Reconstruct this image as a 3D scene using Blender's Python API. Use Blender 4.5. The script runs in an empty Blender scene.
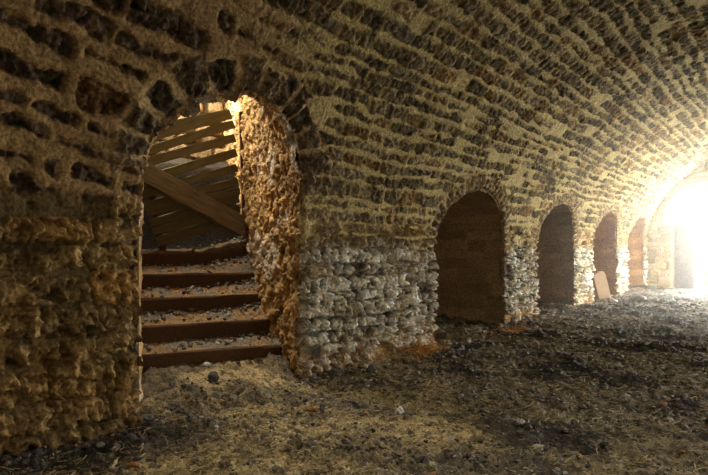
import bpy, math, random
import numpy as np
from mathutils import Vector, Matrix

C = bpy.context.scene.collection
random.seed(7)
RNG = np.random.default_rng(11)
F = 540.0                       # focal length in pixels of the 708x475 frame
CAM = np.array([4.2, 0.0, 1.5])
YAW = math.radians(39.55)
SY, CY = math.sin(YAW), math.cos(YAW)

# ------------------------------------------------------------------ noise
def _hash(ix, iy, seed):
    n = (ix.astype(np.int64) * 374761393 + iy.astype(np.int64) * 668265263 + seed * 974711) & 0xffffffff
    n = ((n ^ (n >> 13)) * 1274126177) & 0xffffffff
    n = (n ^ (n >> 16)) & 0xffffff
    return n / float(0xffffff)

def vnoise(x, y, seed=0):
    ix, iy = np.floor(x), np.floor(y)
    fx, fy = x - ix, y - iy
    fx = fx * fx * fx * (fx * (fx * 6 - 15) + 10); fy = fy * fy * fy * (fy * (fy * 6 - 15) + 10)
    a, b = _hash(ix, iy, seed), _hash(ix + 1, iy, seed)
    c, d = _hash(ix, iy + 1, seed), _hash(ix + 1, iy + 1, seed)
    return (a + (b - a) * fx) * (1 - fy) + (c + (d - c) * fx) * fy

def fbm(x, y, octv=4, seed=0, gain=.5):
    x = np.asarray(x, float); y = np.asarray(y, float)
    s = np.zeros(np.broadcast(x, y).shape); amp, tot = 1., 0.
    for k in range(octv):
        ca, sa = math.cos(.7 * k), math.sin(.7 * k)
        s += amp * (vnoise(x * ca - y * sa + 17.3 * k, x * sa + y * ca - 9.1 * k, seed + k) * 2 - 1)
        tot += amp; amp *= gain; x = x * 2.03; y = y * 2.03
    return s / tot

def ridge(x, y, octv=3, seed=0):
    x = np.asarray(x, float); y = np.asarray(y, float)
    s = np.zeros(np.broadcast(x, y).shape); amp, tot = 1., 0.
    for k in range(octv):
        s += amp * (1 - 2 * np.abs(vnoise(x + 5.7 * k, y + 3.1 * k, seed + k) * 2 - 1))
        tot += amp; amp *= .55; x = x * 2.07; y = y * 2.07
    return s / tot

def facets(x, y, seed=0, tilt=1.):
    """angular chipped faces: every cell of a random mosaic is a little tilted plane"""
    ix, iy = np.floor(x), np.floor(y)
    best = np.full(np.shape(x), 9.); out = np.zeros(np.shape(x))
    for a in (-1, 0, 1):
        for b in (-1, 0, 1):
            cx, cy = ix + a, iy + b
            px = cx + .1 + .8 * _hash(cx, cy, seed); py = cy + .1 + .8 * _hash(cx, cy, seed + 1)
            dx, dy = x - px, y - py
            d = dx * dx + dy * dy
            m = d < best
            hgt = (_hash(cx, cy, seed + 2) - .5) + tilt * (dx * (_hash(cx, cy, seed + 3) - .5) * 2 + dy * (_hash(cx, cy, seed + 4) - .5) * 2) * 1.4
            best = np.where(m, d, best); out = np.where(m, hgt, out)
    return out

def sstep(a, b, x):
    t = np.clip((x - a) / (b - a), 0, 1)
    return t * t * (3 - 2 * t)

def mixc(a, b, t):
    return a + (b - a) * t[..., None]

# ------------------------------------------------------------------ masonry
def masonry(u, v, ch, sw, gap, seed, round_=.45, wob=.016, skip=0., bed=1.):
    """irregular coursed stonework: returns inside-ness e (0 mortar .. 1 stone), random numbers per stone and the signed distance"""
    rg = np.random.default_rng(seed)
    uw = u + .045 * fbm(u * 2.2, v * 2.2, 2, seed + 3)
    vw = v + .05 * fbm(u * .9, v * 1.6, 2, seed + 5) + .02 * fbm(u * 5, v * 5, 1, seed + 8)
    v0, v1 = vw.min() - ch, vw.max() + ch * 2
    hs = ch * rg.uniform(.7, 1.35, int((v1 - v0) / ch * 1.6) + 4)
    vb = v0 + np.concatenate([[0], np.cumsum(hs)])
    j = np.clip(np.searchsorted(vb, vw) - 1, 0, len(hs) - 1)
    umin, umax = uw.min() - 1, uw.max() + 1
    BIG = (umax - umin) * 1.5 + 10
    ub = []
    n = int((umax - umin) / sw * 1.6) + 6
    for k in range(len(hs)):
        w = sw * rg.uniform(.5, 1.6, n) * rg.uniform(.85, 1.2)
        w *= .6 + .4 * hs[k] / ch
        c = np.cumsum(w) - w[0] * rg.random() * 1.0
        c = np.concatenate([[0], c[(c > .03) & (c < umax - umin)], [umax - umin + .5]])
        ub.append(k * BIG + c)
    ub = np.concatenate(ub)
    q = j * BIG + (uw - umin)
    i = np.clip(np.searchsorted(ub, q), 1, len(ub) - 1)
    ua, uc = ub[i - 1], ub[i]
    R = rg.random((len(ub) + 1, 6))
    r = R[i]
    gu = gap / bed * (.4 + 1.3 * r[..., 0]); gv = gap * bed * (.4 + 1.3 * r[..., 1])
    hx = np.maximum((uc - ua) / 2 - gu, .012); hy = np.maximum((vb[j + 1] - vb[j]) / 2 - gv, .010)
    px = q - (ua + uc) / 2; py = vw - (vb[j] + vb[j + 1]) / 2
    tilt = (r[..., 2] - .5) * .24
    px, py = px + py * tilt, py - px * tilt * .35
    rad = np.minimum(hx, hy) * round_ * (.5 + r[..., 3])
    qx, qy = np.abs(px) - hx + rad, np.abs(py) - hy + rad
    d = np.hypot(np.maximum(qx, 0), np.maximum(qy, 0)) + np.minimum(np.maximum(qx, qy), 0) - rad
    d = d + wob * fbm(u * 13, v * 13, 3, seed + 11, .6) + wob * .8 * fbm(u * 4.5, v * 4.5, 1, seed + 13)
    if skip > 0:
        d = np.where(r[..., 4] < skip, .05, d)
    e = sstep(.008, -.012, d)
    return e, r, d, px / hx, py / hy

A, B, SPR = 3.7, 3.35, 1.35
_ph = np.linspace(0, math.pi, 4001)
_vx, _vz = A - A * np.cos(_ph), SPR + B * np.sin(_ph)
_vs = np.concatenate([[0], np.cumsum(np.hypot(np.diff(_vx), np.diff(_vz)))])
SARC = _vs[-1]                  # length of the vault arc
def wall_surface(y, s):
    """the room's section: vertical wall to breast height, then an elliptical barrel vault, then the wall opposite"""
    ph = np.interp(s - SPR, _vs, _ph)
    x = A - A * np.cos(ph); z = SPR + B * np.sin(ph)
    nx, nz = np.cos(ph) / A, -np.sin(ph) / B
    l = np.hypot(nx, nz); nx, nz = nx / l, nz / l
    low = s < SPR
    x = np.where(low, 0., x); z = np.where(low, s, z); nx = np.where(low, 1., nx); nz = np.where(low, 0., nz)
    hi = s > SPR + SARC
    x = np.where(hi, 2 * A, x); z = np.where(hi, SPR - (s - SPR - SARC), z)
    nx = np.where(hi, -1., nx); nz = np.where(hi, 0., nz)
    P = np.stack([x, y + 0 * s, z], -1); N = np.stack([nx, 0 * nx, nz], -1)
    return P, N

# openings of the left wall: y0, y1, springing, rise
DOOR = (2.28, 4.17, 2.15, .80, 0.)
NICHES = [(6.98, 9.46, 1.40, 1.04, 0.), (10.98, 13.42, 1.42, 1.04, 0.), (14.87, 17.36, 1.42, 1.04, 0.), (18.58, 20.96, 1.42, 1.03, 0.)]
def door_lean(s):
    ph = np.interp(s - SPR, _vs, _ph)
    return .52 * np.where(s < SPR, 0., A - A * np.cos(ph))
def open_sdf(y, s, o):
    y0, y1, zs, r = o[:4]
    yc, hw = (y0 + y1) / 2, (y1 - y0) / 2
    if o is DOOR:                                   # its right cheek runs back at an angle
        y = y + door_lean(s) * np.clip((y - yc) / hw, 0, 1)
    ya = yc + o[4]
    wa = np.where(y < ya, ya - y0, y1 - ya)
    a, b = (y - ya) / wa, (s - zs) / r
    k = np.sqrt(a * a + b * b) + 1e-6
    g = np.sqrt((a / wa) ** 2 + (b / r) ** 2) + 1e-6
    top = k * (k - 1) / g
    d = np.where(s > zs, top, np.abs(y - yc) - hw)
    th = np.arctan2(b, a)
    return d, th

def col(*rgb):
    return np.array(rgb, float)

def wall_look(Y, S, fine=True):
    """displacement and albedo of the stonework over the room's section"""
    n1 = fbm(Y * 1.1, S * 1.1, 3, 71); n2 = fbm(Y * 7, S * 7, 3, 72); n3 = fbm(Y * 26, S * 26, 2, 73)
    rd = ridge(Y * 9, S * 9, 3, 74); rd2 = ridge(Y * 21, S * 21, 2, 75)
    wy, ws = Y + .03 * n2, S + .03 * fbm(Y * 8, S * 8, 2, 78)
    f1 = facets(wy * 13, ws * 10, 700); f2 = facets(wy * 27, ws * 22, 710); f3 = facets(wy * 5, ws * 6, 720)
    # A: vault: dark rubble stones bedded in wide pale mortar
    e, r, d, px, py = masonry(Y * 1.0, S, .165, .35, .021, 101, .4, .030, skip=.06, bed=1.22)
    rough = .024 * f1 + .012 * f2
    hA = e * (.014 + .03 * (r[..., 5] - .45) + rough + .02 * px * (r[..., 1] - .5)) + (1 - e) * (.006 + .010 * n2 + .004 * n3)
    hA = hA - .016 * np.exp(-(d / .012) ** 2)
    stoneA = col(.135, .103, .055) * (.5 + .9 * r[..., 2:3]) + (r[..., 0:1] > .82) * col(.06, .02, .0) + (r[..., 1:2] > .78) * col(.05, .045, .035)
    mortA = col(.355, .278, .122) * (1 + .22 * n2[..., None] + .15 * n1[..., None])
    cA = mixc(mortA, stoneA * (1 + .4 * n3[..., None] + .5 * f1[..., None]), e)
    # A2: same with larger stones near the door
    e2, r2, d2, _, _ = masonry(Y, S + .15 * Y, .215, .42, .046, 141, .45, .034, skip=.10, bed=1.1)
    hA2 = e2 * (-.002 + .03 * (r2[..., 5] - .5) + .036 * f1 + .016 * f2 + .02 * f3) + (1 - e2) * (.014 + .014 * n2 + .004 * n3)
    hA2 = hA2 - .022 * np.exp(-(d2 / .014) ** 2)
    stoneA2 = col(.075, .050, .031) * (.5 + .9 * r2[..., 2:3]) + (r2[..., 0:1] > .8) * col(.05, .018, .0)
    mortA2 = col(.265, .168, .074) * (1 + .25 * n2[..., None] + .18 * n1[..., None])
    cA2 = mixc(mortA2, stoneA2 * (1 + .4 * n3[..., None] + .6 * f1[..., None]), e2)
    # B: lower wall past the door: tight rough rubble, limewashed grey to breast height
    e, r, d, px, py = masonry(Y, S, .150, .20, .011, 202, .42, .022, skip=.04)
    hB = sstep(.006, -.008, d) * (.026 + .036 * (r[..., 5] - .45) + .060 * f1 + .028 * f2 + .012 * n2 + .035 * px * (r[..., 1] - .5) + .03 * py * (r[..., 3] - .5)) + (1 - e) * (-.026 + .010 * n2)
    smear = sstep(.15, .4, fbm(Y * 3.3, S * 5, 3, 207)) * sstep(1.35, 1.6, S)      # mortar wiped over the stones
    hB = hB * (1 - smear) + (.022 + .012 * n2) * smear
    stoneB = col(.255, .185, .105) * (.5 + .8 * r[..., 2:3]) * (1 + .5 * f1[..., None]) + (r[..., 0:1] > .8) * col(.05, .015, -.02)
    mortB = col(.36, .275, .128) * (1 + .2 * n2[..., None])
    cB = mixc(mortB, stoneB * (1 + .25 * n3[..., None]), e * (1 - smear))
    lime = sstep(1.60, 1.38, S + .14 * n1 + .07 * n2) * sstep(4.0, 4.4, Y)
    limec = col(.62, .555, .44) * (.42 + .75 * r[..., 2:3] + .6 * n2[..., None] + 1.0 * f1[..., None] + .4 * f2[..., None])
    limec = np.clip(limec, .05, .78) * (.12 + .88 * e[..., None])
    bare = sstep(.05, .4, fbm(Y * 2.6 + 3, S * 4.2, 3, 218))
    cB = mixc(cB, limec, lime * (.95 - .55 * bare))
    blot = sstep(.22, .5, fbm(Y * 3.1, S * 3.1, 3, 77)) * sstep(1.6, 1.0, S)
    cB = mixc(cB, cB * .25 + col(.05, .042, .034), blot * .7)
    rust = sstep(.42, .10, S + .22 * n2 + .12 * n1)
    cB = mixc(cB, cB * .5 + col(.20, .095, .02), rust * .75)
    # C: near wall below the vault: big weathered blocks, thin wiped joints
    e, r, d, px, py = masonry(Y, S, .225, .36, .012, 303, .25, .018, skip=.10)
    pit = sstep(.1, .5, fbm(Y * 6 + 7, S * 6, 3, 309))
    hC = e * (.020 + .035 * (r[..., 5] - .5) + .060 * f1 + .030 * f2 + .035 * f3 + .018 * n2) + (1 - e) * (-.030 + .014 * n2 + .010 * f1) - .030 * pit
    stoneC = col(.29, .195, .084) * (.75 + .45 * r[..., 2:3]) * (1 + .45 * n2[..., None] + .45 * f1[..., None] + .2 * f2[..., None]) + (r[..., 0:1] > .9) * col(.07, .015, -.01)
    mortC = col(.13, .088, .04) * (1 + .35 * n2[..., None])
    cC = mixc(mortC, np.clip(stoneC, .015, 1), e)
    cC = cC * (1 - .5 * pit[..., None])
    ru = sstep(.1, .5, fbm(Y * 2.2, S * 2.2, 3, 79)) * sstep(1.6, .6, S + .5 * n1)
    cC = mixc(cC, cC * .6 + col(.13, .06, .012), ru * .6)
    # blend of the zones
    wn = sstep(4.6, 2.2, Y + .5 * n1)
    hv = hA * (1 - wn) + hA2 * wn; cv = mixc(cA, cA2, wn)
    wl = sstep(3.0, 3.25, Y + .0 * n1)
    hl = hC * (1 - wl) + hB * wl; cl = mixc(cC, cB, wl)
    lim = 1.82 + .16 * n1 + .05 * n2
    wv = sstep(lim - .06, lim + .06, S)
    h = hl * (1 - wv) + hv * wv; c = mixc(cl, cv, wv)
    # voussoirs round every opening
    din = np.full(Y.shape, 9.)
    for k, o in enumerate([DOOR] + NICHES):
        dd, th = open_sdf(Y, S, o)
        din = np.minimum(din, dd)
        m = (dd < .6) & (dd > -.1) & (S > o[2] - .15)
        if not m.any(): continue
        hw = (o[1] - o[0]) / 2
        rr = (hw + o[3]) / 2
        L = .44 if k == 0 else .30
        uu = th[m] * rr; vv = dd[m]
        pitch = .21 if k == 0 else .125
        kk = uu / pitch + (.7 if k == 0 else .3) * vnoise(uu * 1.7, uu * 0 + 3 + k, 5)
        ki = np.floor(kk); fr = kk - ki
        r1, r2_, r3 = _hash(ki, ki * 0 + k, 31), _hash(ki, ki * 0 + k, 32), _hash(ki, ki * 0 + k, 33)
        g = .022 if k == 0 else .016
        du = np.abs(fr - .5) * pitch - (pitch / 2 - g * (.5 + r1))
        dv = np.abs(vv - L * (.5 * (.62 + .38 * r2_) - .06)) - L * .5 * (.62 + .38 * r2_)
        ds = np.maximum(du, dv) + (.042 if k == 0 else .02) * fbm(Y[m] * 9, S[m] * 9, 3, 41)
        es = sstep(.008, -.012, ds)
        hh = es * (.012 + .04 * (r3 - .4) + .036 * f1[m] + .016 * f2[m]) + (1 - es) * (.003 + .009 * n2[m])
        if k == 0: cs = col(.12, .085, .05) * (.5 + .9 * r3[..., None])
        else: cs = col(.17, .125, .07) * (.6 + .7 * r3[..., None])
        cm = col(.39, .275, .135) * (1 + .2 * n2[m][..., None])
        cr = mixc(cm, cs * (1 + .5 * f1[m][..., None]), es)
        vend = L * (.62 + .38 * r2_) - .06 * L
        w = sstep(vend + .05, vend + .0, vv) * sstep(o[2] - .12, o[2] + .06, S[m])
        h[m] = h[m] * (1 - w) + hh * w
        c[m] = mixc(c[m], cr, w)
    # arrises of the openings are worn round
    h = h - .03 * sstep(.045, .0, din + .012 * n2)
    h = h + .02 * fbm(Y * .6, S * .6, 2, 88)
    return h, np.clip(c * (1 + .10 * n3[..., None]), .008, .8), din

# ------------------------------------------------------------------ mesh helpers
def new_mesh(name, V, Fc, colr=None, smooth=True):
    me = bpy.data.meshes.new(name)
    V = np.asarray(V, np.float32); Fc = np.asarray(Fc, np.int32)
    k = Fc.shape[1]
    me.vertices.add(len(V)); me.vertices.foreach_set('co', V.ravel())
    me.loops.add(len(Fc) * k); me.loops.foreach_set('vertex_index', Fc.ravel())
    me.polygons.add(len(Fc))
    me.polygons.foreach_set('loop_start', np.arange(0, len(Fc) * k, k, dtype=np.int32))
    me.polygons.foreach_set('loop_total', np.full(len(Fc), k, np.int32))
    me.polygons.foreach_set('use_smooth', np.full(len(Fc), smooth, bool))
    if colr is not None:
        a = me.color_attributes.new('col', 'FLOAT_COLOR', 'POINT')
        c4 = np.ones((len(V), 4), np.float32); c4[:, :3] = colr
        a.data.foreach_set('color', c4.ravel())
    me.update(calc_edges=True)
    return me

def link(name, me, mat, parent=None):
    o = bpy.data.objects.new(name, me); C.objects.link(o)
    if mat: me.materials.append(mat)
    if parent: o.parent = parent
    return o

def tag(o, label=None, cat=None, group=None, kind=None):
    if label: o['label'] = label
    if cat: o['category'] = cat
    if group: o['group'] = group
    if kind: o['kind'] = kind
    return o

def empty(name, loc=(0, 0, 0)):
    o = bpy.data.objects.new(name, None); C.objects.link(o); o.location = loc; o.empty_display_size = .1
    return o

def grid_faces(nu, nv, keep=None):
    i = np.arange(nu * nv).reshape(nu, nv)
    f = np.stack([i[:-1, :-1], i[1:, :-1], i[1:, 1:], i[:-1, 1:]], -1).reshape(-1, 4)
    return f if keep is None else f[keep.reshape(-1)]

def compact(V, Fc, colr):
    used = np.unique(Fc); mp = np.full(len(V), -1, np.int64); mp[used] = np.arange(len(used))
    return V[used], mp[Fc], (None if colr is None else colr[used])

def grid_obj(name, P, colr, mat, keep=None, flip=False, parent=None):
    nu, nv = P.shape[:2]
    f = grid_faces(nu, nv, keep)
    if flip: f = f[:, ::-1]
    V, f, c = compact(P.reshape(-1, 3), f, colr.reshape(-1, 3))
    return link(name, new_mesh(name, V, f, c), mat, parent)

# ------------------------------------------------------------------ materials
def attr_mat(name, rough=.92, bump=.5, bscale=45., spec=.25, var=.25):
    m = bpy.data.materials.new(name); m.use_nodes = True
    nt = m.node_tree; N = nt.nodes; L = nt.links
    b = N['Principled BSDF']; b.inputs['Roughness'].default_value = rough
    b.inputs['Specular IOR Level'].default_value = spec
    at = N.new('ShaderNodeAttribute'); at.attribute_name = 'col'
    tc = N.new('ShaderNodeTexCoord')
    n1 = N.new('ShaderNodeTexNoise'); n1.inputs['Scale'].default_value = bscale; n1.inputs['Detail'].default_value = 5; n1.inputs['Roughness'].default_value = .65
    mr = N.new('ShaderNodeMapRange'); mr.inputs['From Min'].default_value = .37; mr.inputs['From Max'].default_value = .63
    mr.inputs['To Min'].default_value = 1 - var; mr.inputs['To Max'].default_value = 1 + var
    mx = N.new('ShaderNodeVectorMath'); mx.operation = 'SCALE'
    bp = N.new('ShaderNodeBump'); bp.inputs['Strength'].default_value = bump; bp.inputs['Distance'].default_value = .02
    L.new(tc.outputs['Object'], n1.inputs['Vector']); L.new(n1.outputs['Fac'], mr.inputs['Value'])
    L.new(at.outputs['Color'], mx.inputs[0]); L.new(mr.outputs['Result'], mx.inputs['Scale'])
    L.new(mx.outputs[0], b.inputs['Base Color'])
    L.new(n1.outputs['Fac'], bp.inputs['Height']); L.new(bp.outputs['Normal'], b.inputs['Normal'])
    return m

def wood_mat(name, c0, c1, scale=(1.2, 14, 14), rough=.85, bump=.35):
    m = bpy.data.materials.new(name); m.use_nodes = True
    nt = m.node_tree; N = nt.nodes; L = nt.links
    b = N['Principled BSDF']; b.inputs['Roughness'].default_value = rough; b.inputs['Specular IOR Level'].default_value = .2
    tc = N.new('ShaderNodeTexCoord'); mp = N.new('ShaderNodeMapping'); mp.inputs['Scale'].default_value = scale
    n1 = N.new('ShaderNodeTexNoise'); n1.inputs['Scale'].default_value = 3.; n1.inputs['Detail'].default_value = 8; n1.inputs['Roughness'].default_value = .7
    cr = N.new('ShaderNodeValToRGB'); cr.color_ramp.elements[0].position = .32; cr.color_ramp.elements[1].position = .68
    cr.color_ramp.elements[0].color = (*c0, 1); cr.color_ramp.elements[1].color = (*c1, 1)
    bp = N.new('ShaderNodeBump'); bp.inputs['Strength'].default_value = bump; bp.inputs['Distance'].default_value = .01
    L.new(tc.outputs['Object'], mp.inputs['Vector']); L.new(mp.outputs['Vector'], n1.inputs['Vector'])
    L.new(n1.outputs['Fac'], cr.inputs['Fac']); L.new(cr.outputs['Color'], b.inputs['Base Color'])
    L.new(n1.outputs['Fac'], bp.inputs['Height']); L.new(bp.outputs['Normal'], b.inputs['Normal'])
    return m

M_wall = attr_mat('stonework', .93, 1.0, 34, .2, .45)
M_floor = attr_mat('trodden_earth', .74, 1.0, 55, .32, .6)
M_clod = attr_mat('earth_clods', .75, .6, 70, .45, .3)
M_straw = attr_mat('dry_straw', .8, .1, 30, .3, .1)
M_slat = wood_mat('weathered_slat', (.095, .075, .035), (.19, .155, .075))
M_beam = wood_mat('old_beam', (.075, .056, .031), (.25, .185, .10), (1.0, 12, 12), .8, .6)
M_riser = wood_mat('riser_timber', (.055, .028, .013), (.12, .062, .028), (1.2, 16, 16))

# ------------------------------------------------------------------ left wall and vault
def growing(a, b, d0, d1, hold):
    out = [a]
    while out[-1] < b:
        t = max(0., (out[-1] - hold) / (b - hold))
        out.append(out[-1] + d0 + (d1 - d0) * t)
    out[-1] = b
    return np.array(out)

YEND = 21.3
ys = np.concatenate([np.arange(-4., .7, .12), growing(.72, YEND + .1, .0115, .042, 4.6)])
s_mid = SPR + SARC * .54
ss = np.concatenate([np.arange(-.25, 1.35, .0120), growing(1.35, s_mid, .0125, .026, 3.2)])
Yg, Sg = np.meshgrid(ys, ss, indexing='ij')
h, cc, din = wall_look(Yg, Sg)
P, Nn = wall_surface(Yg, Sg)
P = P + Nn * h[..., None]
ragged = .022 * fbm(Yg * 6, Sg * 6, 3, 55)
inside = din - ragged < -.026
cell_in = inside[:-1, :-1] & inside[1:, :-1] & inside[1:, 1:] & inside[:-1, 1:]
Sc = (Sg[:-1, :-1] + Sg[1:, 1:]) / 2; Yc = (Yg[:-1, :-1] + Yg[1:, 1:]) / 2
dd0, _ = open_sdf(Yc, Sc, DOOR)
is_wall = (Sc < 2.05) | ((dd0 < .42) & (Sc < 3.5))
tag(grid_obj('wall_left', P, cc, M_wall, keep=(~cell_in) & is_wall), 'rough rubble stone wall pierced by the stair doorway and a row of arched openings', 'wall', kind='structure')
tag(grid_obj('ceiling', P, cc, M_wall, keep=(~cell_in) & ~is_wall), 'stone barrel vault with dark stones bedded in pale mortar', 'ceiling', kind='structure')
# the other half of the room, out of the picture for the most part
ys2 = np.arange(-4., YEND + .15, .10); ss2 = np.concatenate([[s_mid - .03], np.arange(s_mid + .06, SPR * 2 + SARC + .35, .09)])
Y2, S2 = np.meshgrid(ys2, ss2, indexing='ij')
h2, c2, _ = wall_look(Y2 + 40., S2)
P2, N2 = wall_surface(Y2, S2); P2 = P2 + N2 * (h2 * .5)[..., None]
Z2 = P2[..., 2]
Yc2 = (Y2[:-1, :-1] + Y2[1:, 1:]) / 2; Zc2 = (Z2[:-1, :-1] + Z2[1:, 1:]) / 2; Sc2 = (S2[:-1, :-1] + S2[1:, 1:]) / 2
rightw = (Sc2 > SPR + SARC * .6) & (Zc2 < 2.05)
RW = [(16.6, 20.2, 2.0), (5.0, 7.4, 2.0), (-1.6, .6, 2.0)]     # unseen openings added in the wall opposite for the fill lamps
hole = np.zeros_like(rightw)
for a, b, t in RW: hole |= rightw & (Yc2 > a) & (Yc2 < b) & (Zc2 < t)
Xc2 = (P2[:-1, :-1, 0] + P2[1:, 1:, 0]) / 2
crown_hole = (Xc2 > 4.2) & (Xc2 < 5.4) & (Yc2 > 2.2) & (Yc2 < 3.6) & ~rightw     # unseen hole added in the crown to let overhead fill in
tag(grid_obj('ceiling_east', P2, c2, M_wall, keep=~rightw & ~crown_hole), 'far half of the stone barrel vault', 'ceiling', kind='structure')
tag(grid_obj('wall_right', P2, c2, M_wall, keep=rightw & ~hole), 'stone wall opposite the arched openings', 'wall', kind='structure')

# ------------------------------------------------------------------ reveals of the openings
def perimeter(o, base=-.3, step=.025):
    y0, y1, zs, r = o[:4]
    yc, hw = (y0 + y1) / 2, (y1 - y0) / 2
    a = np.arange(base, zs, step)
    left = np.stack([np.full_like(a, y0), a], -1)
    th = np.linspace(math.pi, 0, max(12, int((hw + r) * 1.7 / step)))
    ya = yc + o[4]
    arc = np.stack([ya + np.where(th > math.pi / 2, ya - y0, y1 - ya) * np.cos(th), zs + r * np.sin(th)], -1)
    right = np.stack([np.full_like(a, y1), a[::-1]], -1)
    pts = np.concatenate([left, arc, right])
    if o is DOOR:
        pts[:, 0] -= door_lean(pts[:, 1]) * np.clip((pts[:, 0] - yc) / hw, 0, 1)
    return pts

def sweep(pts, D, ls, disp, base_x=.0):
    """extrude the opening's outline along D; disp(arc, depth) pushes the faces into the opening"""
    P0, N0 = wall_surface(pts[:, 0], pts[:, 1])
    T = np.gradient(P0, axis=0); arc = np.concatenate([[0], np.cumsum(np.linalg.norm(np.diff(P0, axis=0), axis=1))])
    n = np.cross(D, T); n /= np.linalg.norm(n, axis=1)[:, None] + 1e-9
    cen = P0.mean(0)
    sg = np.sign(((cen - P0) * n).sum(1)); sg = 1. if sg.mean() > 0 else -1.
    n = n * sg
    Ag, Lg = np.meshgrid(arc, ls, indexing='ij')
    hh, c = disp(Ag, Lg, P0)
    P = P0[:, None, :] + Lg[..., None] * np.asarray(D)[None, None, :] + n[:, None, :] * hh[..., None]
    P[..., 0] += base_x
    return P, c

def dressed(seed, tint=np.ones(3)):
    def f(Ag, Lg, P0):
        e, r, d, px, py = masonry(Lg, Ag, .20, .52, .009, seed, .3, .012, skip=.1)
        n2 = fbm(Lg * 6, Ag * 6, 3, seed + 1); n1 = fbm(Lg * 1.5, Ag * 1.5, 2, seed + 2)
        hh = .010 + e * (.010 + .016 * (r[..., 5] - .5)) + .008 * n2
        c = col(.30, .205, .110) * tint * (.72 + .5 * r[..., 2:3]) * (1 + .2 * n1[..., None] + .15 * n2[..., None])
        c = mixc(col(.27, .19, .105) * tint + 0 * c, c, e)
        return hh, np.clip(c, .01, .8)
    return f

for k, o in enumerate(NICHES):
    ls = np.concatenate([[0, .012, .03], np.arange(.06, 1.95, .035)])
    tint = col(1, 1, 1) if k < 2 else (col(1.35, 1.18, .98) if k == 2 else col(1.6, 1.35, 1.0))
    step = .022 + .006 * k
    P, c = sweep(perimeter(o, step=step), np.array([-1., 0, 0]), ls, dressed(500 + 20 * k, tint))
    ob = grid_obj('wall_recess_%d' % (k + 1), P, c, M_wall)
    tag(ob, ['first arched recess from the stair doorway, brown stone sides', 'second arched recess from the stair doorway', 'third arched recess, the one with the leaning slab', 'fourth arched recess, next to the bright end wall'][k], 'wall recess', kind='structure')
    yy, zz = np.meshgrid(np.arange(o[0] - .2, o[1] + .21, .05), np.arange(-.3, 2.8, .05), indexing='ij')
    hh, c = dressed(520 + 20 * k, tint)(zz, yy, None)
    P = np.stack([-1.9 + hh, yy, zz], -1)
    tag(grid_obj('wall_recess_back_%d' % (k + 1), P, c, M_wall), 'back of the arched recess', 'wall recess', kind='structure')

# ------------------------------------------------------------------ stair passage behind the doorway
DX, DY = -.887, .462
def rough_jamb(seed, bright=1.):
    def f(Ag, Lg, P0):
        e, r, d, px, py = masonry(Lg, Ag, .19, .27, .012, seed, .5, .022, skip=.25)
        n1 = fbm(Lg * 1.4, Ag * 1.4, 3, seed + 1); n2 = fbm(Lg * 7, Ag * 7, 3, seed + 2); n3 = fbm(Lg * 24, Ag * 24, 2, seed + 6)
        rd = ridge(Lg * 8, Ag * 8, 3, seed + 3); rd2 = ridge(Lg * 19, Ag * 19, 2, seed + 4)
        f1 = facets(Lg * 8 + .4 * n2, Ag * 6.5, seed + 20); f2 = facets(Lg * 23, Ag * 23 + .4 * n2, seed + 30); f3 = facets(Lg * 4.5, Ag * 5 + .3 * n2, seed + 40)
        rv = ridge(Lg * 13, Ag * 6, 3, seed + 50)
        hh = .03 + .5 * e * (.02 + .04 * (r[..., 5] - .5)) + .034 * f1 + .014 * f2 + .036 * f3 + .014 * n2 + .035 * n1 + .010 * rv
        c = col(.44, .275, .115) * (.62 + .6 * r[..., 2:3]) * (1 + .3 * n2[..., None] + .4 * f1[..., None] + .2 * f2[..., None])
        pale = sstep(.12, .45, fbm(Lg * 1.8, Ag * 1.5, 3, seed + 9))
        c = mixc(c, col(.62, .54, .43) * (1 + .3 * f1[..., None] + .3 * rv[..., None]), pale * .8)
        rust = sstep(.15, .5, fbm(Lg * 2.5, Ag * 2.5, 3, seed + 12))
        c = mixc(c, c * .6 + col(.16, .06, .01), rust * .7)
        return hh, np.clip(c * bright, .01, .85)
    return f

P, c = sweep(perimeter(DOOR, base=DOOR[2] - .02, step=.02), np.array([DX, DY, .42]), np.concatenate([[0, .012, .03], np.arange(.05, 1.15, .022)]), rough_jamb(700))
tag(grid_obj('wall_doorway_arch', P, c, M_wall), 'underside of the arch over the stair doorway', 'wall', kind='structure')
# right cheek of the stair
l_ = np.arange(-.62, 5.2, .014); z_ = np.arange(-.3, 5.0, .014)
Lg, Zg = np.meshgrid(l_, z_, indexing='ij')
hh, c = rough_jamb(720)(Zg, Lg, None)
xw = np.where(Zg < SPR, 0., A - A * np.sqrt(np.clip(1 - ((Zg - SPR) / B) ** 2, 0, 1)))
hh = np.maximum(hh, .006) * (.12 + .88 * sstep(-.01, .14, xw - DX * Lg))
nx, ny = -DY, DX         # towards the passage
P = np.stack([DX * Lg + nx * hh, DOOR[1] + DY * Lg + ny * hh, Zg], -1)
keepc = (P[..., 0] < xw + .002)[:-1, :-1] & ~((Lg[:-1, :-1] < .75) & (Zg[:-1, :-1] > 2.75))
tag(grid_obj('wall_stair_right', P, c, M_wall, keep=keepc), 'sunlit ochre rubble wall along the stair', 'wall', kind='structure')
# left cheek, hidden behind the near wall
Lg, Zg = np.meshgrid(np.arange(.03, 5.2, .05), np.arange(-.3, 3.3, .05), indexing='ij')
hh, c = rough_jamb(740)(Zg, Lg, None)
hh = hh * sstep(0, .2, Lg)
P = np.stack([DX * Lg - nx * hh * .5, DOOR[0] + DY * Lg - ny * hh * .5 + .022, Zg], -1)
tag(grid_obj('wall_stair_left', P, c, M_wall), 'rubble wall on the other side of the stair', 'wall', kind='structure')
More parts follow.
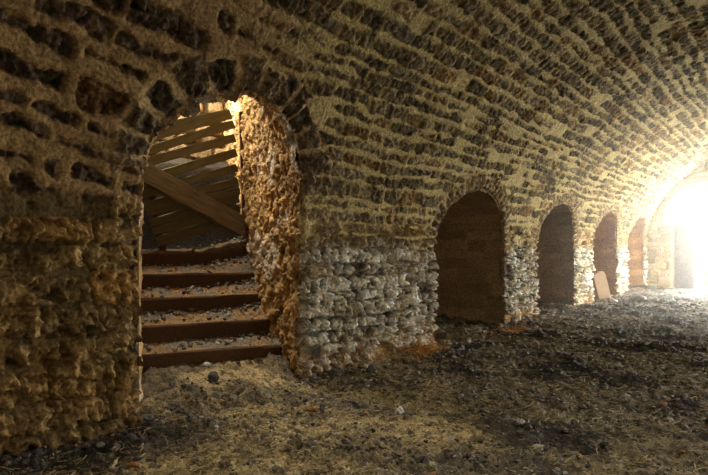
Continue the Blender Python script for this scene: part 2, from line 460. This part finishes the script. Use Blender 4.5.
# wall closing the stair head
JF = np.array([0., DOOR[1]])
def spt(l, w, z):
    """stair coordinates: l along the flight, w from the right cheek to the left, z up"""
    return np.array([DX * l - DY * w, DOOR[1] + DY * l + DX * w, z])
Wg, Zg = np.meshgrid(np.arange(-.3, 3.0, .025), np.arange(.8, 5.2, .025), indexing='ij')
e, r, d, px, py = masonry(Wg, Zg, .22, .34, .02, 760, .6, .02)
n2 = fbm(Wg * 7, Zg * 7, 3, 761)
hh = e * (.05 + .05 * r[..., 5]) + .02 * n2
c = mixc(col(.12, .08, .04) + 0 * e[..., None], col(.34, .24, .13) * (.5 + .8 * r[..., 2:3]), e)
P = np.stack([DX * (4.5 - hh) - DY * Wg, DOOR[1] + DY * (4.5 - hh) + DX * Wg, Zg], -1)
tag(grid_obj('wall_stair_head', P, np.clip(c, .01, .8), M_wall), 'stone wall behind the slatted gate', 'wall', kind='structure')

# ------------------------------------------------------------------ end wall and near wall
xs = np.arange(-.3, 7.75, .035); zs = np.arange(-.3, 5.6, .035)
Xg, Zg = np.meshgrid(xs, zs, indexing='ij')
e, r, d, px, py = masonry(Xg, Zg, .20, .36, .014, 900, .4, .014)
n2 = fbm(Xg * 6, Zg * 6, 3, 901)
rec = (Xg > .80) & (Xg < 1.46) & (Zg < 2.16)
hh = np.where(rec, -.34 + .008 * n2, e * (.02 + .03 * r[..., 5]) + .01 * n2)
c = mixc(col(.42, .31, .15) + 0 * e[..., None], col(.40, .31, .18) * (.6 + .7 * r[..., 2:3]), e)
ee, rr_, _, _, _ = masonry(Zg, Xg, .15, .8, .006, 905, .2, .006)
c = np.where(rec[..., None], col(.26, .165, .085) * (.8 + .4 * rr_[..., 2:3]) * (1 + .15 * n2[..., None]), c)
P = np.stack([Xg, YEND - hh, Zg], -1)
xc, zc = (Xg[:-1, :-1] + Xg[1:, 1:]) / 2, (Zg[:-1, :-1] + Zg[1:, 1:]) / 2
lun = (((xc - 1.80) / 1.25) ** 2 + (np.maximum(zc - 2.40, 0) / 1.20) ** 2 < 1) & (zc > 2.2)
doo = (xc > 1.46) & (xc < 3.3) & (zc < 2.3) & (zc > -.3)
tag(grid_obj('wall_end', P, np.clip(c, .01, .8), M_wall, keep=~(lun | doo)), 'end wall with the blazing daylight opening', 'wall', kind='structure')
def slab_box(name, p0, p1, mat, label, cat, rot=0):
    V = np.array([[x, y, z] for x in (p0[0], p1[0]) for y in (p0[1], p1[1]) for z in (p0[2], p1[2])], float)
    Fc = [[0, 1, 3, 2], [4, 6, 7, 5], [0, 4, 5, 1], [2, 3, 7, 6], [0, 2, 6, 4], [1, 5, 7, 3]]
    c = np.tile(col(.3, .22, .12), (8, 1))
    return tag(link(name, new_mesh(name, V, Fc, c, False), mat), label, cat, kind='structure')
# reveals of the end opening and of the recess: thickness of the end wall
def end_reveal(name, poly, depth, label):
    poly = np.array(poly, float); n = len(poly)
    V = np.concatenate([np.c_[poly[:, 0], np.full(n, YEND + .02), poly[:, 1]], np.c_[poly[:, 0], np.full(n, YEND + depth), poly[:, 1]]])
    Fc = [[i, i + 1, n + i + 1, n + i] for i in range(n - 1)]
    tag(link(name, new_mesh(name, V, Fc, np.tile(col(.42, .32, .18), (2 * n, 1)), False), M_wall), label, 'wall', kind='structure')
th = np.linspace(math.pi, 0, 40)
end_reveal('wall_end_window_reveal', [(1.46, 2.2), (.55, 2.2)] + [(1.80 + 1.25 * math.cos(t), 2.40 + 1.20 * math.sin(t)) for t in th] + [(3.3, 2.2), (3.3, -.3)], .9, 'thickness of the end wall round the daylight opening')
end_reveal('wall_end_pier_reveal', [(1.46, -.3), (1.46, 2.2)], .9, 'thickness of the pier beside the end doorway')
ysn = -4.
Xg, Zg = np.meshgrid(np.arange(-.3, 7.8, .1), np.arange(-.3, 5.6, .1), indexing='ij')
e, r, d, px, py = masonry(Xg, Zg, .22, .4, .014, 950)
P = np.stack([Xg, ysn + .03 * e, Zg], -1)
xc, zc = (Xg[:-1, :-1] + Xg[1:, 1:]) / 2, (Zg[:-1, :-1] + Zg[1:, 1:]) / 2
bd = (xc > 4.2) & (xc < 6.6) & (zc < 2.8)  # unseen opening added behind the camera for weak light
tag(grid_obj('wall_near', P, col(.3, .21, .11) * (.6 + .7 * r[..., 2:3]), M_wall, keep=~bd), 'stone wall at the near end of the vault', 'wall', kind='structure')

# ------------------------------------------------------------------ floor
def floor_h(x, y):
    h = .045 * fbm(x * .8, y * .8, 3, 21) + .024 * fbm(x * 3, y * 3, 3, 22)
    cl = sstep(.0, .5, fbm(x * 2.1 + 4, y * 2.1, 3, 24))
    h = h + cl * .065 * np.maximum(ridge(x * 5.5, y * 5.5, 3, 25), -.2) + .012 * ridge(x * 14, y * 14, 2, 26)
    h = h + .022 * facets(x * 15, y * 15, 760) + .010 * fbm(x * 24, y * 24, 2, 28)
    h = h + .06 * sstep(.35, -.1, x) * (np.asarray(y) < 30) * sstep(.0, .35, fbm(y * 2.3, x * 2.3, 2, 29) + .25)
    h = h + .10 * sstep(.3, -.6, x) * sstep(2.0, 2.5, y) * sstep(6.2, 5.2, y)
    return h
def floor_c(x, y):
    n1 = fbm(x * .9, y * .9, 3, 31); n2 = fbm(x * 4, y * 4, 4, 32, .6); n3 = fbm(x * 20, y * 20, 2, 33)
    cl = sstep(-.10, .26, fbm(x * 2.1 + 4, y * 2.1, 3, 24) + .4 * n2)
    tan = col(.50, .385, .19) * (1 + .35 * n2[..., None] + .3 * n3[..., None])
    dark = col(.050, .044, .039) * (1 + .5 * n3[..., None] + .3 * n2[..., None])
    grey = col(.17, .16, .14) * (1 + .4 * n2[..., None] + .3 * n3[..., None])
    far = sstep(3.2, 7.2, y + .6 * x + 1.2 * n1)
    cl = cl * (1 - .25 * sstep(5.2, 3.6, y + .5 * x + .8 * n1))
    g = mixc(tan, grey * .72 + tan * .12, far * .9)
    sp = sstep(.04, .22, fbm(x * 13, y * 13, 4, 38, .75))          # dark crumbs trodden in
    g = mixc(g, g * .20, sp * .85)
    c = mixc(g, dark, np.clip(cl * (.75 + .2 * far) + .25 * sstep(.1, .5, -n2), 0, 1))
    dirt_shade = sstep(.95, .35, x + .25 * n2) * sstep(2.9, 2.2, y) * sstep(-.3, -.05, x)  # dark dirt by the near wall, its shadow put into the colour too
    c = mixc(c, col(.035, .03, .027) + 0 * c, dirt_shade * .9)
    rust = sstep(.25, .6, fbm(x * 3, y * 3, 3, 36)) * sstep(1.0, .1, x) * sstep(-.4, .05, x)
    c = mixc(c, c * .6 + col(.16, .08, .02), rust * .5)
    return np.clip(c, .008, .8)
fx = np.concatenate([np.arange(-2.4, -.1, .04), np.arange(-.1, 4.6, .0165), np.arange(4.62, 7.9, .06)])
fy = np.concatenate([np.arange(-4.2, 1.0, .09), growing(1.0, YEND + .8, .0155, .05, 5.)])
Xg, Yg2 = np.meshgrid(fx, fy, indexing='ij')
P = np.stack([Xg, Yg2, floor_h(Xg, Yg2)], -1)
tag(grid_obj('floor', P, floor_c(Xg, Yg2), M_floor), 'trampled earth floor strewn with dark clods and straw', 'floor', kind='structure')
# ground outside the openings
slab_box('ground_outside', (-4, YEND + .7, -.5), (12, YEND + 14, -.06), M_wall, 'pale ground outside the end doorway', 'ground')

# ------------------------------------------------------------------ loose matter: clods, stones, straw
_t = (1 + 5 ** .5) / 2
ICO = np.array([[-1, _t, 0], [1, _t, 0], [-1, -_t, 0], [1, -_t, 0], [0, -1, _t], [0, 1, _t], [0, -1, -_t], [0, 1, -_t], [_t, 0, -1], [_t, 0, 1], [-_t, 0, -1], [-_t, 0, 1]]) / math.hypot(1, _t)
ICF = np.array([[0, 11, 5], [0, 5, 1], [0, 1, 7], [0, 7, 10], [0, 10, 11], [1, 5, 9], [5, 11, 4], [11, 10, 2], [10, 7, 6], [7, 1, 8], [3, 9, 4], [3, 4, 2], [3, 2, 6], [3, 6, 8], [3, 8, 9], [4, 9, 5], [2, 4, 11], [6, 2, 10], [8, 6, 7], [9, 8, 1]])
def subdiv(V, Fc):
    V = list(map(tuple, V)); cache = {}; out = []
    def mid(a, b):
        k = (min(a, b), max(a, b))
        if k not in cache:
            m = (np.array(V[a]) + np.array(V[b])) / 2; V.append(tuple(m / np.linalg.norm(m))); cache[k] = len(V) - 1
        return cache[k]
    for a, b, c in Fc:
        ab, bc, ca = mid(a, b), mid(b, c), mid(c, a)
        out += [[a, ab, ca], [b, bc, ab], [c, ca, bc], [ab, bc, ca]]
    return np.array(V), np.array(out)
IC1, IF1 = subdiv(ICO, ICF); IC2, IF2 = subdiv(IC1, IF1); IC3, IF3 = subdiv(IC2, IF2)

def rot_rand(n):
    q = RNG.normal(size=(n, 4)); q /= np.linalg.norm(q, axis=1)[:, None]
    w, x, y, z = q.T
    return np.stack([np.stack([1 - 2 * (y * y + z * z), 2 * (x * y - z * w), 2 * (x * z + y * w)], -1),
                     np.stack([2 * (x * y + z * w), 1 - 2 * (x * x + z * z), 2 * (y * z - x * w)], -1),
                     np.stack([2 * (x * z - y * w), 2 * (y * z + x * w), 1 - 2 * (x * x + y * y)], -1)], 1)

def clods(name, pos, size, cols, base, fac, mat, flat=.65):
    n = len(pos); k = len(base)
    V = base[None] * (1 + RNG.uniform(-.32, .32, (n, k, 1)))
    V = V * (size[:, None] * np.stack([RNG.uniform(.7, 1.4, n), RNG.uniform(.6, 1.2, n), RNG.uniform(.45, .9, n)], -1))[:, None, :]
    V = np.einsum('nij,nkj->nki', rot_rand(n), V)
    V[..., 2] *= flat
    V = V + pos[:, None, :]
    Fc = (fac[None] + (np.arange(n) * k)[:, None, None]).reshape(-1, 3)
    cv = np.repeat(cols, k, 0)
    return link(name, new_mesh(name, V.reshape(-1, 3), Fc, cv, False), mat)

def in_view(x, y, pad=30):
    rx, ry = x - CAM[0], y - CAM[1]
    z = -SY * rx + CY * ry; X = CY * rx + SY * ry
    return (z > 2.8) & (np.abs(X / np.maximum(z, .1)) * F < 354 + pad)

def scatter(n, ymax, x0=-.0, x1=4.6, bias=1.7):
    x = RNG.uniform(x0, x1, n * 3); y = 1. + (ymax - 1.) * RNG.random(n * 3) ** bias
    m = in_view(x, y); x, y = x[m][:n], y[m][:n]
    return x, y
x, y = scatter(22000, 17)
xa = RNG.uniform(-1.0, .1, 900); ya = RNG.uniform(2.3, 4.8, 900)
m = (ya > 2.45 - .52 * xa) & (ya < 4.05 - .52 * xa) & (xa > -.62 - .3 * (ya - 3.2))
x, y = np.r_[x, xa[m]], np.r_[y, ya[m]]
dens = fbm(x * 2.1 + 4, y * 2.1, 3, 24) + .4 * RNG.normal(size=len(x))
m = dens > -.15; x, y = x[m], y[m]
size = .005 + .018 * RNG.random(len(x)) ** 3 * (1 + .05 * y)
size *= np.where(RNG.random(len(x)) < .05, 1.8, 1)
z = floor_h(x, y) + size * .25
sh = RNG.random((len(x), 1))
cl = np.where(sh < .72, col(.075, .066, .058) * (.5 + 1.2 * RNG.random((len(x), 1))), np.where(sh < .90, col(.28, .22, .13) * (.6 + .7 * RNG.random((len(x), 1))), np.where(sh < .96, col(.42, .40, .36), col(.30, .14, .05))))
tag(clods('clod_litter', np.c_[x, y, z], size, cl, IC1, IF1, M_clod), 'dark clods and crumbs scattered over the earth floor', 'debris', kind='stuff')

def straws(name, x, y, z, ln, wd, ca, cb, up=.25, mat=M_straw):
    n = len(x); a = RNG.uniform(0, math.tau, n); el = RNG.normal(0, up, n)
    d = np.stack([np.cos(a) * np.cos(el), np.sin(a) * np.cos(el), np.sin(el)], -1)
    s = np.stack([-np.sin(a), np.cos(a), 0 * a], -1)
    u = np.cross(d, s)
    p = np.stack([x, y, z], -1)
    bend = RNG.normal(0, .12, n)[:, None] * s
    V = []
    for t in (-1, 0, 1):
        c0 = p + d * (ln * t / 2)[:, None] + bend * (ln * (1 - abs(t)))[:, None]
        V += [c0 + s * wd[:, None], c0 - s * wd[:, None] * .5 + u * wd[:, None], c0 - s * wd[:, None] * .5 - u * wd[:, None]]
    V = np.stack(V, 1).reshape(-1, 3)
    f = []
    for q in (0, 3):
        for i in range(3): f.append([q + i, q + (i + 1) % 3, q + 3 + (i + 1) % 3, q + 3 + i])
    Fc = (np.array(f)[None] + (np.arange(n) * 9)[:, None, None]).reshape(-1, 4)
    cv = np.repeat(ca + (cb - ca) * RNG.random((n, 1)), 9, 0)
    return link(name, new_mesh(name, V, Fc, cv, False), mat)
x, y = scatter(9000, 13, 0., 4.4, 1.5)
m = fbm(x * 2.1 + 4, y * 2.1, 3, 24) < .25; x, y = x[m], y[m]
n = len(x)
tag(straws('straw_litter', x, y, floor_h(x, y) + .008, RNG.uniform(.03, .14, n), RNG.uniform(.0014, .003, n), col(.26, .19, .085), col(.62, .50, .28), .14), 'bits of dry straw trodden into the earth floor', 'straw', kind='stuff')

# ------------------------------------------------------------------ staircase
stair = tag(empty('staircase', tuple(spt(.66, .9, .1))), 'earth stair with dark timber risers climbing through the arched doorway', 'stairs')
M_tread = M_floor
def local(o, parent):
    o.parent = parent; o.matrix_parent_inverse = Matrix.Translation(-Vector(parent.location)); return o
STEPS = [(.66, .05, .30), (1.17, .37, .545), (1.62, .665, .83), (2.07, .94, 1.11), (2.55, 1.22, 1.38)]
def box_between(name, l0, l1, w0, w1, z0, z1, mat, jit=.012, nseg=14, parent=None, seed=0, skew=0.):
    """a rough sawn timber lying across the stair"""
    V = []; 
    for i in range(nseg + 1):
        w = w0 + (w1 - w0) * i / nseg
        j = lambda q: jit * (vnoise(np.array([w * 3.1 + q * 7.7]), np.array([seed + .5]), seed)[0] - .5) * 2
        for (a, b, q) in ((l0, z0, 1), (l1, z0, 2), (l1, z1, 3), (l0, z1, 4), (l0 - .0, z1 - .02, 5)):
            V.append(spt(a + j(q) + (.015 if q == 4 else 0), w, b + j(q + 9) + skew * w))
    Fc = []
    for i in range(nseg):
        for q in range(5): Fc.append([i * 5 + q, i * 5 + (q + 1) % 5, i * 5 + 5 + (q + 1) % 5, i * 5 + 5 + q])
    me = bpy.data.meshes.new(name)
    me.from_pydata([tuple(v) for v in V], [], Fc + [[0, 4, 3, 2, 1], [nseg * 5 + q for q in range(5)]])
    o = link(name, me, mat)
    return local(o, parent) if parent else o
for k, (l, zb, zt) in enumerate(STEPS):
    wr = (.0, .02, .02, .16, .02)[k]
    box_between('riser', l - .03, l + .05, wr - .1, 2.0, zb - .2, zt, M_riser, .012, 16, stair, 60 + k)
    ln = STEPS[k + 1][0] if k < 4 else 3.12
    zn = STEPS[k + 1][1] if k < 4 else 1.46
    lg = np.arange(l + .02, ln + .03, .018); wg = np.arange(-.15, 2.05, .02)
    Lg, Wg = np.meshgrid(lg, wg, indexing='ij')
    t = (Lg - l) / (ln - l)
    n2 = fbm(Lg * 7, Wg * 7, 3, 810 + k); n3 = ridge(Lg * 15, Wg * 15, 2, 820 + k)
    heap = sstep(.75, .0, Wg) * (.02, .05, .07, .12, .16)[k]
    H = zt - .015 + (zn - zt) * np.minimum(t, 1) + (.022 * n2 + .012 * n3) * sstep(0, .15, t) + heap * sstep(0, .5, t)
    c = mixc(col(.34, .20, .085) + 0 * n2[..., None], col(.20, .17, .13) + 0 * n2[..., None], sstep(-.1, .3, n2 + .5 * (t - .5) + .3 * n3)) * (1 + .3 * n3[..., None])
    if k == 4: c = c * .35  # landing darkened in its colour to stand for shade at the gate
    P = np.stack([DX * Lg - DY * Wg, DOOR[1] + DY * Lg + DX * Wg, H], -1)
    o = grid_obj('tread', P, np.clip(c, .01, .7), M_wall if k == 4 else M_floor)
    local(o, stair)
# dark earth bank added behind the gate so its lower gaps stay dark
Lg, Wg = np.meshgrid(np.arange(3.0, 4.7, .03), np.arange(-.2, 2.1, .03), indexing='ij')
n2 = fbm(Lg * 6, Wg * 6, 3, 850)
H = 1.40 + 1.40 * sstep(3.02, 3.4, Lg) + .25 * sstep(3.4, 4.6, Lg) + .05 * n2
P = np.stack([DX * Lg - DY * Wg, DOOR[1] + DY * Lg + DX * Wg, H], -1)
tag(grid_obj('added_dark_bank', P, col(.03, .023, .016) * (1 + .4 * n2[..., None]), M_wall), 'added dark earth bank that darkens the lower gaps of the slatted gate', 'ground', kind='structure')
# rubble on the treads (uncountable chips)
pos, sz, cs = [], [], []
for k, (l, zb, zt) in enumerate(STEPS):
    ln = STEPS[k + 1][0] if k < 4 else 3.2; zn = STEPS[k + 1][1] if k < 4 else 1.5
    for _ in range((150, 190, 220, 260, 60)[k]):
        t = random.random() ** .6; w = 1.9 * random.random() ** (1.3 if k < 2 else 2.2 if k < 4 else 4)
        heap = (.02, .05, .07, .12, .16)[k] * max(0, 1 - w / .75)
        pos.append(spt(l + .05 + (ln - l - .08) * t, w + .03, zt + (zn - zt) * t + heap * min(1, 2 * t) + .004)); sz.append(.008 + .026 * random.random() ** 2.5)
        g = random.random()
        cs.append(col(.48, .45, .40) * random.uniform(.7, 1.1) if g < .22 else (col(.24, .21, .17) if g < .6 else col(.10, .085, .07)) * random.uniform(.7, 1.3))
tag(clods('stair_rubble', np.array(pos), np.array(sz), np.array(cs), IC1, IF1, M_clod), 'grey stone chips strewn over the stair treads and heaped by the lit wall', 'rubble', kind='stuff')

# ------------------------------------------------------------------ slatted gate and beam at the stair head
def cam_px(px, py, Z):
    X = (px - 354) / F * Z; up = (245 - py) / F * Z
    return np.array([CAM[0] - SY * Z + CY * X, CAM[1] + CY * Z + SY * X, CAM[2] + up])

def board(name, p, q, width, thick, front, mat, parent=None, seed=0, nseg=18, taper=1.0, bow=0., wear=.006):
    """a board from p to q, its broad face towards `front`"""
    p, q, front = np.array(p, float), np.array(q, float), np.array(front, float)
    d = q - p; ln = np.linalg.norm(d); d /= ln
    up = np.cross(front, d); up /= np.linalg.norm(up); fr = np.cross(d, up)
    V = []; Fc = []
    for i in range(nseg + 1):
        t = i / nseg; w = width * (1 + (taper - 1) * t) / 2; th_ = thick / 2
        ring = [(-w, -th_), (-w + .006, -th_ - .0), (w - .006, -th_), (w, -th_), (w, th_), (w - .006, th_ + .004), (0, th_ + .004), (-w + .006, th_ + .004), (-w, th_)]
        for m_, (a, b) in enumerate(ring):
            jn = wear * (vnoise(np.array([t * ln * 5 + m_ * 3.3]), np.array([seed * 1.7]), seed + 3)[0] - .5) * 2
            V.append((t * ln, a + jn * (1 if abs(a) > w * .8 else 0) + bow * math.sin(math.pi * t) * (1 if a > 0 else .2), b + jn * .3))
    k = 9
    for i in range(nseg):
        for m_ in range(k): Fc.append([i * k + m_, i * k + (m_ + 1) % k, (i + 1) * k + (m_ + 1) % k, (i + 1) * k + m_])
    Fc += [list(range(k))[::-1], [nseg * k + m_ for m_ in range(k)]]
    me = bpy.data.meshes.new(name); me.from_pydata(V, [], Fc)
    o = link(name, me, mat)
    Mx = Matrix(((d[0], up[0], fr[0], p[0]), (d[1], up[1], fr[1], p[1]), (d[2], up[2], fr[2], p[2]), (0, 0, 0, 1)))
    if parent:
        o.parent = parent; o.matrix_local = Matrix.Translation(-Vector(parent.location)) @ Mx
    else:
        o.matrix_world = Mx
    return o

front = np.array([-DX, -DY, 0.])
gp = lambda px, py, l=2.86: None
def on_stair_plane(px, py, l):
    """where the sight line through a pixel meets the cross plane at l along the flight"""
    dr = cam_px(px, py, 1.) - CAM
    n = np.array([DX, DY, 0.]); p0 = np.array([DX * l, DOOR[1] + DY * l, 0.])
    t = ((p0 - CAM) @ n) / (dr @ n)
    return CAM + dr * t
gate = tag(empty('slatted_gate', tuple(spt(2.9, .9, 1.45))), 'sagging gate of weathered horizontal slats standing at the head of the stair', 'gate')
SL = [((139, 140), (231, 114.5), 10.5), ((136, 155), (234, 124), 8.8), ((136, 165.5), (235, 138), 9), ((137, 182.5), (236.5, 152.5), 9), ((138, 196), (237, 167.5), 8.6),
      ((142, 207), (238, 181.5), 8.6), ((147, 213), (239, 191), 8), ((150, 223.5), (239, 199), 8.5), ((153, 232), (240, 209), 8), ((157, 242), (240, 217.5), 10)]
for k, (a, b, wpx) in enumerate(SL):
    lz = 2.88 + .012 * (k % 2)
    p, q = on_stair_plane(*a, lz), on_stair_plane(*b, lz)
    board('slat', p, q, wpx * 8.2 / F * .93, .022, front, M_slat, gate, 300 + k, 16, 1.0, (.06 if k == 0 else .01), .007)
board('stile', on_stair_plane(143, 150, 2.95), on_stair_plane(164, 256, 2.95), .10, .05, front, M_riser, gate, 330, 10)
board('stile', on_stair_plane(241, 112, 2.95), on_stair_plane(245, 246, 2.95), .07, .05, front, M_riser, gate, 331, 10)
tag(board('timber_beam', on_stair_plane(136, 168, 2.70), on_stair_plane(245, 228, 2.62), .30, .11, front + np.array([0, 0, .25]), M_beam, None, 350, 24, .95, .0, .014),
    'thick weathered beam leaning diagonally across the slatted gate', 'beam')

# ------------------------------------------------------------------ slab leaning in the third recess
def lean_slab():
    rg = np.random.default_rng(5)
    prof = [(-.17, 0), (.15, 0.0), (.17, .25), (.16, .62), (.13, .78), (.02, .82), (-.12, .80), (-.17, .72), (-.18, .4)]
    k = len(prof); V = []
    for dpt in (-.045, -.03, .03, .045):
        sc = 1 if abs(dpt) < .04 else .955
        for (a, b) in prof: V.append((a * sc + rg.uniform(-.006, .006), dpt + rg.uniform(-.004, .004), (b - .4) * sc + .4 + rg.uniform(-.006, .006)))
    Fc = [[r * k + i, r * k + (i + 1) % k, (r + 1) * k + (i + 1) % k, (r + 1) * k + i] for r in range(3) for i in range(k)]
    Fc += [list(range(k))[::-1], [3 * k + i for i in range(k)]]
    me = bpy.data.meshes.new('stone_slab'); me.from_pydata(V, [], Fc)
    m = bpy.data.materials.new('pale_slab'); m.use_nodes = True
    b = m.node_tree.nodes['Principled BSDF']; b.inputs['Roughness'].default_value = .8
    nz = m.node_tree.nodes.new('ShaderNodeTexNoise'); nz.inputs['Scale'].default_value = 9; nz.inputs['Detail'].default_value = 6
    cr = m.node_tree.nodes.new('ShaderNodeValToRGB'); cr.color_ramp.elements[0].color = (.26, .17, .10, 1); cr.color_ramp.elements[1].color = (.48, .35, .24, 1)
    m.node_tree.links.new(nz.outputs['Fac'], cr.inputs['Fac']); m.node_tree.links.new(cr.outputs['Color'], b.inputs['Base Color'])
    return link('stone_slab', me, m)
sl = lean_slab()
sl.location = (.10, 15.72, float(floor_h(np.array([.1]), np.array([15.72]))[0]) - .03)
sl.rotation_euler = (math.radians(8), math.radians(-17), math.radians(39))
tag(sl, 'pale stone slab leaning at the mouth of the third arched recess', 'slab')

# ------------------------------------------------------------------ single stones one can pick out on the floor
def floor_px(px, py):
    dr = cam_px(px, py, 1.) - CAM
    t = (0.03 - CAM[2]) / dr[2]
    for _ in range(6):
        p = CAM + dr * t; t = (float(floor_h(p[0:1], p[1:2])[0]) - CAM[2]) / dr[2]
    return CAM + dr * t
def stone(px, py, wpx, colr, label, flat=.6, seed=0, name='stone', cat='stone'):
    p = floor_px(px, py); Z = -SY * (p[0] - CAM[0]) + CY * p[1]
    s = wpx / 2 * Z / F
    rg = np.random.default_rng(seed)
    V = IC3.copy()
    n = fbm(V[:, 0] * 1.6 + seed, V[:, 1] * 1.6 + V[:, 2] * 1.9, 3, seed); n2 = ridge(V[:, 0] * 3 + seed, V[:, 1] * 3 + V[:, 2] * 2.3, 2, seed + 2)
    V = V * (1 + .35 * n + .10 * n2)[:, None]
    for _ in range(4):                              # broken facets
        a = rg.normal(size=3); a /= np.linalg.norm(a); t = V @ a; V = V - np.maximum(t - .72, 0)[:, None] * a
    V = V * np.array([1, rg.uniform(.65, .9), flat])
    a = rg.uniform(0, math.tau); R = np.array([[math.cos(a), -math.sin(a), 0], [math.sin(a), math.cos(a), 0], [0, 0, 1]])
    V = (V @ R.T) * s
    c = np.clip(np.array(colr) * (1 + .35 * n2[:, None] + .3 * n[:, None]), .008, .9)
    o = link(name, new_mesh(name, V, IF3, c, True), M_clod)
    o.location = (p[0], p[1], p[2] + s * flat * .55)
    return tag(o, label, cat)
W_, G_, D_, O_ = (.62, .60, .56), (.26, .25, .23), (.06, .055, .05), (.36, .15, .04)
stone(114, 436, 9, W_, 'white pebble at the foot of the near wall', .7, 1)
stone(101, 447, 10, G_, 'grey stone in the dark dirt below the white pebble', .6, 2)
stone(134, 466, 10, O_, 'orange brick crumb on the earth near the front edge', .55, 3, 'brick_crumb', 'brick')
stone(146, 421, 18, D_, 'dark flat stone at the near corner of the stair doorway', .5, 4)
stone(213, 380, 17, D_, 'dark lump on the pale dirt in front of the bottom step', .65, 5, 'earth_lump', 'lump')
stone(207, 366, 8, W_, 'small white stone against the bottom step', .6, 6)
stone(216, 428, 6, W_, 'white chip on the tan earth in front of the doorway', .6, 7)
stone(310, 411, 9, O_, 'rusty brown stone on the tan earth in front of the pier', .6, 8)
stone(399, 414, 12, (.45, .46, .45), 'pale grey stone among dark clods in the middle of the floor', .7, 9)
stone(371, 372, 12, D_, 'dark stone fallen at the foot of the long pier', .7, 10)
stone(519, 424, 13, (.30, .30, .29), 'grey lump in the dark part of the floor', .6, 11, 'earth_lump', 'lump')
stone(468, 342, 8, G_, 'grey stone on the threshold of the first arched recess', .6, 12)
stone(640, 300, 12, G_, 'grey stone on the bright floor by the fourth arched recess', .5, 13)
stone(615, 303, 8, (.5, .46, .40), 'pale stone beside the leaning slab', .6, 14)

# ------------------------------------------------------------------ dry orange growth at the feet of the piers
def tuft(px, py, n, sx, sy, hgt, label, seed):
    p = floor_px(px, py)
    x = p[0] + RNG.normal(0, sx, n); y = p[1] + RNG.normal(0, sy, n); x = np.maximum(x, .03)
    z = floor_h(x, y) + RNG.random(n) * hgt * np.exp(-((x - .03) / .25)) 
    o = straws('dry_tuft', x - p[0], y - p[1], z - p[2], RNG.uniform(.05, .17, n), RNG.uniform(.002, .005, n), col(.34, .13, .03), col(.58, .33, .10), .6)
    o.location = p
    return tag(o, label, 'dry plant', kind='stuff')
tuft(424, 354, 240, .10, .22, .16, 'orange dry tuft at the foot of the pier before the first arched recess', 1)
tuft(514, 330, 170, .08, .24, .14, 'orange dry tuft at the foot of the pier between first and second recess', 2)

# ------------------------------------------------------------------ light
def area(name, loc, aim, sx, sy, power, colr, spread=None):
    l = bpy.data.lights.new(name, 'AREA'); l.shape = 'RECTANGLE'; l.size = sx; l.size_y = sy; l.energy = power; l.color = colr
    if spread: l.spread = math.radians(spread)
    o = bpy.data.objects.new(name, l); C.objects.link(o); o.location = loc
    o.rotation_euler = (Vector(aim) - Vector(loc)).to_track_quat('-Z', 'Y').to_euler()
    return o
area('daylight_end', (2.4, YEND + 2.2, 2.2), (2.4, 8., 0.3), 6.4, 4.4, 3900, (.98, 1., .94))
area('fill_far', (8.6, 18.4, 1.3), (0, 13.5, 1.2), 3.0, 2.2, 2500, (1., .94, .78))  # added fill from an unseen side, brightens the far piers and end wall
area('fill_middle', (8.7, 6.2, 1.4), (0, 6.4, 1.4), 2.4, 2.0, 85, (1., .90, .72))  # added fill outside an invented opening, lifts the vault above the door
area('fill_near', (8.7, -.5, 1.4), (0, 2, 1.0), 2.4, 2.0, 40, (1., .88, .66))  # weak added fill from the camera side, no source in view
area('fill_overhead', (4.8, 2.9, 5.3), (4.3, 3.0, 0), 1.1, 1.3, 100, (1., .92, .74))  # overhead fill lamp added to light the floor, source unseen
area('daylight_stair_head', tuple(spt(3.7, 1.7, 4.9)), tuple(spt(2.0, .1, 1.4)), 1.4, 2.0, 270, (1., .88, .66))

w = bpy.data.worlds.new('sky'); bpy.context.scene.world = w; w.use_nodes = True
bg = w.node_tree.nodes['Background']; bg.inputs['Color'].default_value = (1., .95, .86, 1); bg.inputs['Strength'].default_value = .1

# scattering volume added in the far half of the vault for the bloom
HAZE = 0.010
if HAZE:
    hb = slab_box('bloom_haze', (.0, 9.0, -.1), (7.4, YEND - .4, 4.4), None, 'thin added haze giving the bloom round the bright end', 'haze')
    hb['kind'] = 'stuff'
    m = bpy.data.materials.new('bloom_volume'); m.use_nodes = True; nt = m.node_tree
    nt.nodes.remove(nt.nodes['Principled BSDF'])
    vs = nt.nodes.new('ShaderNodeVolumeScatter'); vs.inputs['Density'].default_value = HAZE; vs.inputs['Anisotropy'].default_value = .75
    vs.inputs['Color'].default_value = (1., .97, .92, 1)
    nt.links.new(vs.outputs[0], nt.nodes['Material Output'].inputs['Volume'])
    hb.data.materials.clear(); hb.data.materials.append(m)

# ------------------------------------------------------------------ camera and view
cam = bpy.data.cameras.new('camera'); co = bpy.data.objects.new('camera', cam); C.objects.link(co)
co.location = tuple(CAM); co.rotation_euler = (math.pi / 2, 0, YAW)
cam.sensor_width = 36; cam.lens = 36 * F / 708; cam.shift_y = 7.5 / 708; cam.clip_end = 200; cam.clip_start = .05
sc = bpy.context.scene; sc.camera = co
sc.view_settings.view_transform = 'Standard'; sc.view_settings.look = 'None'; sc.view_settings.gamma = 1; sc.view_settings.exposure = .5
